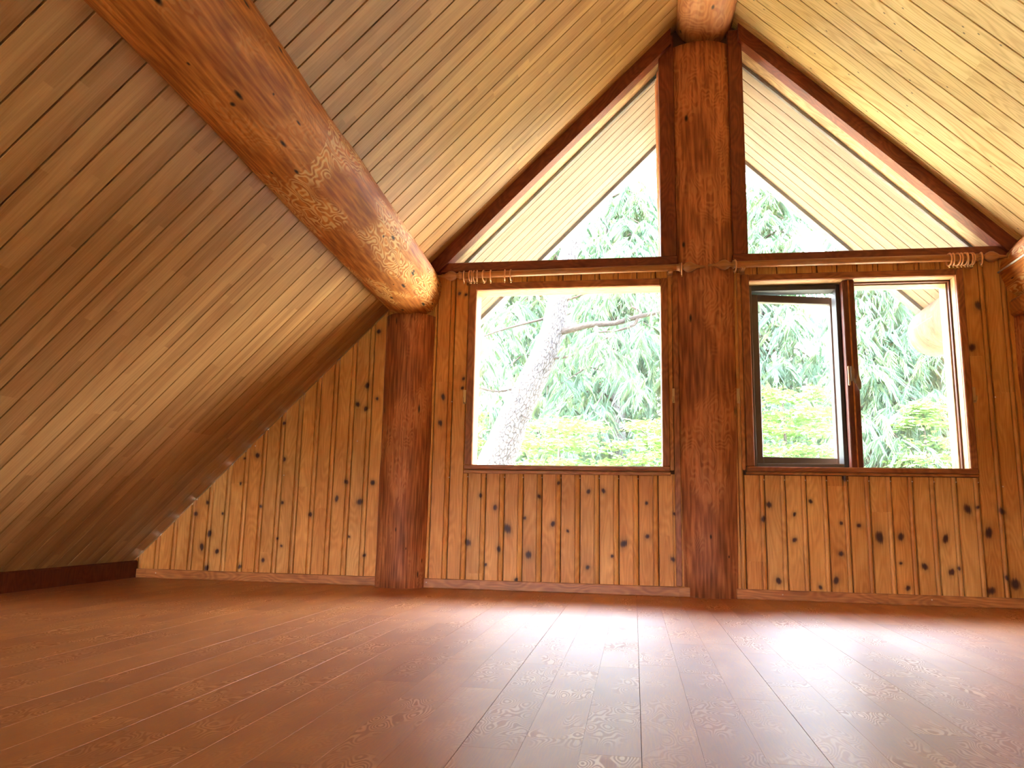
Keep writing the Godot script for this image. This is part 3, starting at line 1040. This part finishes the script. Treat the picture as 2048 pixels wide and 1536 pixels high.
func torus_mesh() -> ArrayMesh:
	var st := st0(true)
	var seg := 24
	var sec := 8
	for i in seg:
		for k in sec:
			var q := []
			for e in [[i, k], [i, k + 1], [i + 1, k + 1], [i + 1, k]]:
				var a: float = TAU * (e[0] % seg) / seg
				var b: float = TAU * (e[1] % sec) / sec
				var rr := 0.0295 + 0.0042 * cos(b)
				q.append(Vector3(0.0036 * sin(b), cos(a) * rr, sin(a) * rr))
			quad(st, q[0], q[1], q[2], q[3])
	st.generate_normals()
	return st.commit()

func build_rods() -> void:
	rod(-1.305, -0.170, 1.657, 1.666, "turned wooden curtain rod over the left window", [-1.282, -0.20])
	rod(0.135, 1.275, 1.673, 1.674, "turned wooden curtain rod over the right window", [0.165, 1.262])
	var ring := torus_mesh()
	var eye := st0(true)
	turned(eye, Vector3.ZERO, [[-0.003, 0.0], [-0.003, 0.0045], [0.003, 0.0045], [0.003, 0.0]], 8)
	eye.generate_normals()
	var eye_mesh := eye.commit()
	var words := ["first", "second", "third", "fourth", "fifth", "sixth", "seventh", "eighth", "ninth", "tenth"]
	var sets := [
		[[-1.298, -1.262, -1.257, -1.241, -1.226, -1.187, -1.151, -1.074, -1.039], 1.657, "left"],
		[[1.148, 1.166, 1.184, 1.202, 1.218, 1.232, 1.244, 1.252], 1.673, "right"]]
	for q in sets:
		var i := 0
		for x in q[0]:
			add_ring(ring, eye_mesh, x, q[1], "thin wooden curtain ring, %s from the left in the row on the %s rod" % [words[i], q[2]], "rings on the %s curtain rod" % q[2], i)
			i += 1
	add_ring(ring, eye_mesh, -0.143, 1.665, "single curtain ring at the right end of the left rod", "lone curtain rings", 3)
	add_ring(ring, eye_mesh, 0.124, 1.673, "single curtain ring at the left end of the right rod", "lone curtain rings", 4)
	add_ring(ring, eye_mesh, 1.294, 1.673, "single curtain ring at the right end of the right rod, past the bracket", "lone curtain rings", 5)

func add_ring(mesh: Mesh, eye_mesh: Mesh, x: float, y: float, label: String, group: String, i: int) -> void:
	var r := base("curtain_ring", Vector3(x, y - 0.0075, 0.07))
	tag(r, label, "curtain ring", group)
	r.rotation = Vector3(0.0, [0.1, -0.14, 0.22, -0.05, 0.16, -0.2, 0.07, 0.12, -0.1][i % 9], 0.0)
	put(mesh, "hoop", M.ring, r)
	var e := put(eye_mesh, "eyelet", M.brass, r)
	e.position = Vector3(0, -0.0365, 0)

# =====================================================================  small things

func build_small() -> void:
	var spots := [[-1.29, "left of the left window"], [-0.193, "right of the left window"], [0.132, "left of the right window"], [1.239, "right of the right window"]]
	for s in spots:
		var h := base("tieback_hook", Vector3(s[0], 1.0, 0.014 if s[0] > -0.3 and s[0] < 0.0 else 0.0))
		tag(h, "small brass curtain tieback hook %s" % s[1], "hook", "brass tieback hooks")
		box("plate", Vector3(-0.008, -0.038, 0.0), Vector3(0.008, 0.038, 0.004), M.brass, h, 0.001)
		var st := st0(true)
		tube(st, [Vector3(0, -0.03, 0.004), Vector3(0, -0.034, 0.018), Vector3(0, -0.03, 0.03), Vector3(0, -0.008, 0.033)], [0.003, 0.003, 0.003, 0.003], 8)
		obj("prong", st, M.brass, h)
	# nail heads on the gable wall
	var nail := st0(true)
	turned(nail, Vector3.ZERO, [[0.0, 0.0034], [0.0006, 0.003], [0.0012, 0.0]], 8)
	nail.generate_normals()
	var nm := nail.commit()
	var wf := get_node("wall_front")
	var at := []
	for k in 10:
		at.append(Vector2(-1.271 + PITCH * (k + 0.1), 0.575))
	for k in 11:
		at.append(Vector2(0.135 + PITCH * (k + 1.1), 0.578))
	at.append_array([Vector2(-2.47, 0.73), Vector2(-2.79, 0.43), Vector2(-1.36, 0.975), Vector2(-1.36, 0.57), Vector2(1.335, 0.99), Vector2(1.335, 0.56), Vector2(-2.29, 0.57), Vector2(-1.88, 0.76)])
	for p in at:
		var n := put(nm, "nail_head", M.nail, wf)
		n.position = Vector3(p.x, p.y, 0.0)
		n.rotation.y = -PI / 2
	for a in [[-2.99, "baseboard_left"], [-1.46, "baseboard_middle"], [0.31, "baseboard_right"], [0.98, "baseboard_right"]]:
		var n := put(nm, "nail_head", M.nail, get_node(a[1]))
		n.position = Vector3(a[0], 0.028, 0.016)
		n.rotation.y = -PI / 2
	# cable along the right purlin
	var cs := st0(true)
	tube(cs, [Vector3(1.396, 1.614, 0.001), Vector3(1.396, 1.616, 0.5), Vector3(1.392, 1.622, 1.2), Vector3(1.39, 1.626, 2.4)], [0.0045, 0.0045, 0.0045, 0.0045], 8)
	var cable := obj("white_cable", cs, M.white)
	tag(cable, "thin white cable running along the right log purlin", "cable")

# =====================================================================  outside

func build_outside() -> void:
	var g := box("ground", Vector3(-40, -3.4, -60), Vector3(40, -3.0, 1.0), M.ground, null, 0.0)
	tag(g, "pale gravel ground below the gable", "", "", "structure")
	var y := box("yard", Vector3(-40, -3.4, 1.0), Vector3(40, -3.0, 60), M.lawn, null, 0.0)
	tag(y, "grassy yard behind the house", "", "", "structure")
	# leaning pine close to the window
	var pine := base("leaning_pine", Vector3(-1.7, -3.0, -2.8))
	tag(pine, "curved pine with scaly pale bark close outside the left window", "tree")
	var path := [Vector3(-1.85, -3.0, -2.8), Vector3(-1.80, -1.5, -2.8), Vector3(-1.72, 0.0, -2.8), Vector3(-1.642, 0.725, -2.8), Vector3(-1.544, 0.994, -2.8), Vector3(-1.449, 1.265, -2.8), Vector3(-1.318, 1.538, -2.8), Vector3(-1.207, 1.79, -2.8), Vector3(-1.119, 2.044, -2.8), Vector3(-1.076, 2.278, -2.8), Vector3(-1.01, 2.609, -2.8), Vector3(-0.92, 2.944, -2.8), Vector3(-0.759, 3.279, -2.8), Vector3(-0.505, 3.562, -2.85), Vector3(-0.2, 4.0, -2.9), Vector3(0.05, 5.2, -3.0), Vector3(0.1, 6.5, -3.1)]
	var rad := [0.24, 0.22, 0.19, 0.168, 0.150, 0.138, 0.128, 0.118, 0.106, 0.097, 0.09, 0.082, 0.07, 0.06, 0.055, 0.04, 0.02]
	var st := st0(true)
	var off := Vector3(1.7, 3.0, 2.8)
	tube(st, shifted(smooth_path(path, 3), off), smooth_radii(rad, 3), 20, 0.05, 21, 0.6)
	obj("trunk", st, M.bark, pine)
	var limbs := [
		[[Vector3(-1.12, 2.02, -2.8), Vector3(-0.95, 2.035, -2.75), Vector3(-0.779, 2.062, -2.7), Vector3(-0.555, 2.071, -2.7), Vector3(-0.36, 2.13, -2.72), Vector3(-0.156, 2.175, -2.75), Vector3(0.1, 2.2, -2.8)], 0.036],
		[[Vector3(-0.34, 2.13, -2.72), Vector3(-0.33, 2.19, -2.75), Vector3(-0.40, 2.245, -2.8), Vector3(-0.42, 2.32, -2.85)], 0.018],
		[[Vector3(-0.36, 2.12, -2.72), Vector3(-0.39, 2.05, -2.7), Vector3(-0.55, 1.99, -2.65), Vector3(-0.72, 1.97, -2.6)], 0.016],
		[[Vector3(-1.2, 1.79, -2.8), Vector3(-1.05, 1.775, -2.75), Vector3(-0.9, 1.80, -2.7), Vector3(-0.72, 1.88, -2.65), Vector3(-0.55, 1.96, -2.65)], 0.017],
		[[Vector3(-1.42, 1.52, -2.8), Vector3(-1.6, 1.47, -2.75), Vector3(-1.78, 1.50, -2.7), Vector3(-1.95, 1.54, -2.7)], 0.012],
		[[Vector3(-1.42, 1.27, -2.75), Vector3(-1.36, 1.24, -2.7), Vector3(-1.30, 1.215, -2.68)], 0.012],
		[[Vector3(-1.09, 2.3, -2.8), Vector3(-0.8, 2.36, -2.7), Vector3(-0.6, 2.5, -2.6)], 0.012],
		[[Vector3(-1.2, 2.15, -2.8), Vector3(-1.5, 2.05, -2.7), Vector3(-1.8, 1.95, -2.7)], 0.013]]
	for l in limbs:
		var b := st0(true)
		var p: Array = smooth_path(l[0], 3)
		var rr := []
		for i in p.size():
			rr.append(l[1] * lerpf(1.0, 0.35, float(i) / (p.size() - 1)))
		tube(b, shifted(p, off), rr, 10, 0.22, 5, 2.0)
		obj("branch", b, M.branch, pine)
	var tufts := []
	for c in [Vector3(-0.5, 1.9, -2.65), Vector3(-0.75, 1.85, -2.6), Vector3(-1.75, 1.75, -2.7), Vector3(-1.9, 1.6, -2.7), Vector3(-0.65, 2.5, -2.6), Vector3(-1.75, 2.1, -2.8), Vector3(-0.3, 2.3, -2.8), Vector3(-1.6, 2.2, -2.8)]:
		for k in 26:
			var p: Vector3 = c + Vector3(rng.randf_range(-0.22, 0.22), rng.randf_range(-0.16, 0.16), rng.randf_range(-0.2, 0.2))
			tufts.append([p + off, rng.randf_range(0.16, 0.28), Color(0.08, 0.12, 0.085)])
	foliage("needles", tufts, spray_mesh(), pine, 0.5)
	# cedars with hanging sprays, further off
	var spray := spray_mesh()
	var cedars := [
		[Vector3(-3.2, -3, -6.2), 8.2, 1.9, 0.16, "drooping cedar seen behind the leaning pine at the left window's left side"],
		[Vector3(-0.7, -3, -7.2), 8.4, 2.0, 0.17, "drooping cedar seen through the right half of the left window"],
		[Vector3(1.6, -3, -8.0), 8.6, 1.9, 0.15, "drooping cedar seen through the open casement"],
		[Vector3(2.52, -3, -5.9), 6.6, 1.0, 0.12, "slim pale-trunked cedar just right of the window mullion"],
		[Vector3(3.36, -3, -6.1), 7.0, 0.9, 0.13, "straight pale-trunked cedar at the right edge of the fixed pane"],
		[Vector3(-2.0, -3, -10.5), 11.4, 2.7, 0.2, "tall far cedar behind the left window"],
		[Vector3(0.9, -3, -11.0), 10.8, 2.6, 0.2, "tall far cedar behind the pillar"],
		[Vector3(4.2, -3, -10.5), 10.6, 2.6, 0.2, "tall far cedar behind the right window"],
		[Vector3(-5.4, -3, -10.0), 12.5, 2.4, 0.2, "far cedar beyond the left edge of the left window"],
		[Vector3(7.0, -3, -10.5), 12.5, 2.4, 0.2, "far cedar beyond the right edge of the right window"]]
	for c in cedars:
		cedar(c[0], c[1], c[2], c[3], c[4], spray)
	# bright young maples low in front of them
	var leaf := leaf_mesh()
	var maples := [
		[Vector3(-1.15, -3, -4.3), 1.35, 0.95, "bright yellow-green maple low in the left window"],
		[Vector3(0.0, -3, -4.7), 1.45, 1.0, "bright yellow-green maple at the left window's lower right corner"],
		[Vector3(1.25, -3, -4.6), 1.75, 0.8, "yellow-green maple behind the open casement"],
		[Vector3(2.9, -3, -5.3), 1.7, 0.55, "small yellow-green maple low in the fixed pane"],
		[Vector3(-2.6, -3, -5.0), 1.6, 0.8, "yellow-green maple left of the leaning pine"]]
	for m in maples:
		maple(m[0], m[1], m[2], m[3], leaf)

func shifted(p: Array, by: Vector3) -> Array:
	var out := []
	for v in p:
		out.append(v + by)
	return out

func smooth_path(p: Array, n: int) -> Array:
	var out := []
	for i in p.size() - 1:
		var a: Vector3 = p[maxi(i - 1, 0)]
		var b: Vector3 = p[i]
		var c: Vector3 = p[i + 1]
		var d: Vector3 = p[mini(i + 2, p.size() - 1)]
		for k in n:
			out.append(b.cubic_interpolate(c, a, d, float(k) / n))
	out.append(p[-1])
	return out

func smooth_radii(r: Array, n: int) -> Array:
	var out := []
	for i in r.size() - 1:
		for k in n:
			out.append(lerpf(r[i], r[i + 1], float(k) / n))
	out.append(r[-1])
	return out

# a hanging spray one unit long: a drooping stem with thin leaflets
func spray_mesh() -> ArrayMesh:
	var st := st0()
	var r := RandomNumberGenerator.new()
	r.seed = 3
	for k in 24:
		var t := 0.05 + 0.92 * k / 23.0
		var at := Vector3(t * 0.55, -0.75 * t * t, 0.0)
		var s := 1.0 if k % 2 == 0 else -1.0
		var dir := Vector3(0.45, -0.75 - 0.3 * t, s * r.randf_range(0.25, 0.8)).normalized()
		var len_ := r.randf_range(0.26, 0.42) * (1.1 - 0.5 * t)
		var side := dir.cross(Vector3(0.3, 0.2, 1.0)).normalized() * 0.014
		var tip := at + dir * len_ + Vector3(0, -0.06, 0)
		var mid := at + dir * len_ * 0.5
		quad(st, at, mid - side, tip, mid + side)
	quad(st, Vector3(0, 0.008, 0), Vector3(0.3, -0.2, 0), Vector3(0.58, -0.78, 0), Vector3(0.32, -0.18, 0))
	st.generate_normals()
	return st.commit()

func leaf_mesh() -> ArrayMesh:
	var st := st0()
	var r := RandomNumberGenerator.new()
	r.seed = 4
	for k in 9:
		var at := Vector3(r.randf_range(-0.5, 0.5), r.randf_range(-0.18, 0.18), r.randf_range(-0.5, 0.5))
		var yaw := r.randf() * TAU
		var b := Basis(Vector3.UP, yaw) * Basis(Vector3.RIGHT, r.randf_range(-0.6, 0.6))
		for f in 5:      # pointed lobes
			var a := (f - 2) * 0.62
			var d := Vector3(sin(a), 0, cos(a)) * (0.24 - 0.03 * absf(f - 2))
			var n := Vector3(cos(a), 0, -sin(a)) * 0.045
			quad(st, at, at + b * (d * 0.5 - n), at + b * (d + Vector3(0, -0.03, 0)), at + b * (d * 0.5 + n))
	st.generate_normals()
	return st.commit()

func foliage(called: String, spots: Array, mesh: Mesh, parent: Node, spread: float) -> void:
	var mm := MultiMesh.new()
	mm.transform_format = MultiMesh.TRANSFORM_3D
	mm.use_colors = true
	mm.mesh = mesh
	mm.instance_count = spots.size()
	for i in spots.size():
		var s: Array = spots[i]
		var b := Basis(Vector3.UP, rng.randf() * TAU) * Basis(Vector3.RIGHT, rng.randf_range(-spread, spread))
		mm.set_instance_transform(i, Transform3D(b.scaled(Vector3.ONE * float(s[1])), s[0]))
		var c: Color = s[2]
		var v := rng.randf_range(0.8, 1.2)
		mm.set_instance_color(i, Color(c.r * v, c.g * v, c.b * v))
	var mi := MultiMeshInstance3D.new()
	mi.multimesh = mm
	mi.material_override = M.needles
	mi.name = called
	parent.add_child(mi, true)
	tag(mi, "", "", "", "stuff")

func cedar(at: Vector3, height: float, spread: float, r0: float, label: String, spray: Mesh) -> void:
	var t := base("cedar_tree", at)
	tag(t, label, "tree", "cedars outside the gable")
	var st := st0(true)
	var pts := []
	var rad := []
	for i in 10:
		var k := i / 9.0
		pts.append(Vector3(0.1 * sin(k * 5.0 + at.x), k * height, 0.08 * cos(k * 4.0 + at.z)))
		rad.append(r0 * (1.15 - k))
	tube(st, pts, rad, 12, 0.06, int(at.x * 10) + 90, 0.5)
	obj("trunk", st, M.bark, t)
	var spots := []
	var low := 2.6
	var count := int((height - low) * 20.0)
	for i in count:
		var y := low + (height - low) * (i + rng.randf()) / count
		var k := (y - low) / (height - low)
		var reach := spread * (1.08 - 0.8 * k) * rng.randf_range(0.6, 1.0)
		var a := rng.randf() * TAU
		var d := Vector3(cos(a), 0, sin(a))
		var tip := Vector3(0, y, 0) + d * reach + Vector3(0, -0.28 * reach, 0)
		if i % 3 == 0:
			var b := st0(true)
			tube(b, [Vector3(0, y, 0), Vector3(0, y, 0) + d * reach * 0.5 + Vector3(0, 0.05, 0), tip], [0.022, 0.014, 0.005], 6)
			obj("branch", b, M.branch, t)
		var n := int(12 + reach * 17)
		for q in n:
			var f := 0.25 + 0.75 * (q + rng.randf()) / n
			var p := Vector3(0, y, 0) + d * reach * f + Vector3(rng.randf_range(-0.2, 0.2), -0.28 * reach * f * f + rng.randf_range(-0.12, 0.05), rng.randf_range(-0.2, 0.2))
			spots.append([p, rng.randf_range(0.28, 0.5), Color(0.084, 0.146, 0.098) if rng.randf() < 0.7 else Color(0.105, 0.158, 0.076)])
	foliage("sprays", spots, spray, t, 0.5)

func maple(at: Vector3, top: float, spread: float, label: String, leaf: Mesh) -> void:
	var t := base("young_maple", at)
	tag(t, label, "tree", "maples outside the gable")
	var st := st0(true)
	tube(st, [Vector3(0, 0, 0), Vector3(0.08, 1.4, 0.03), Vector3(0.0, 2.8, 0), Vector3(-0.05, top + 2.9, 0)], [0.06, 0.05, 0.035, 0.01], 8)
	obj("stem", st, M.branch, t)
	var spots := []
	for layer in 7:
		var y := 3.0 + top - 0.19 * layer - rng.randf() * 0.06
		var reach := spread * (0.5 + 0.09 * layer)
		for q in int(150.0 * reach):
			var a := rng.randf() * TAU
			var d := sqrt(rng.randf()) * reach
			spots.append([Vector3(cos(a) * d, y - 0.18 * d * d + rng.randf_range(-0.05, 0.05), sin(a) * d), rng.randf_range(0.14, 0.24), Color(0.118, 0.205, 0.058)])
	foliage("leaves", spots, leaf, t, 0.35)
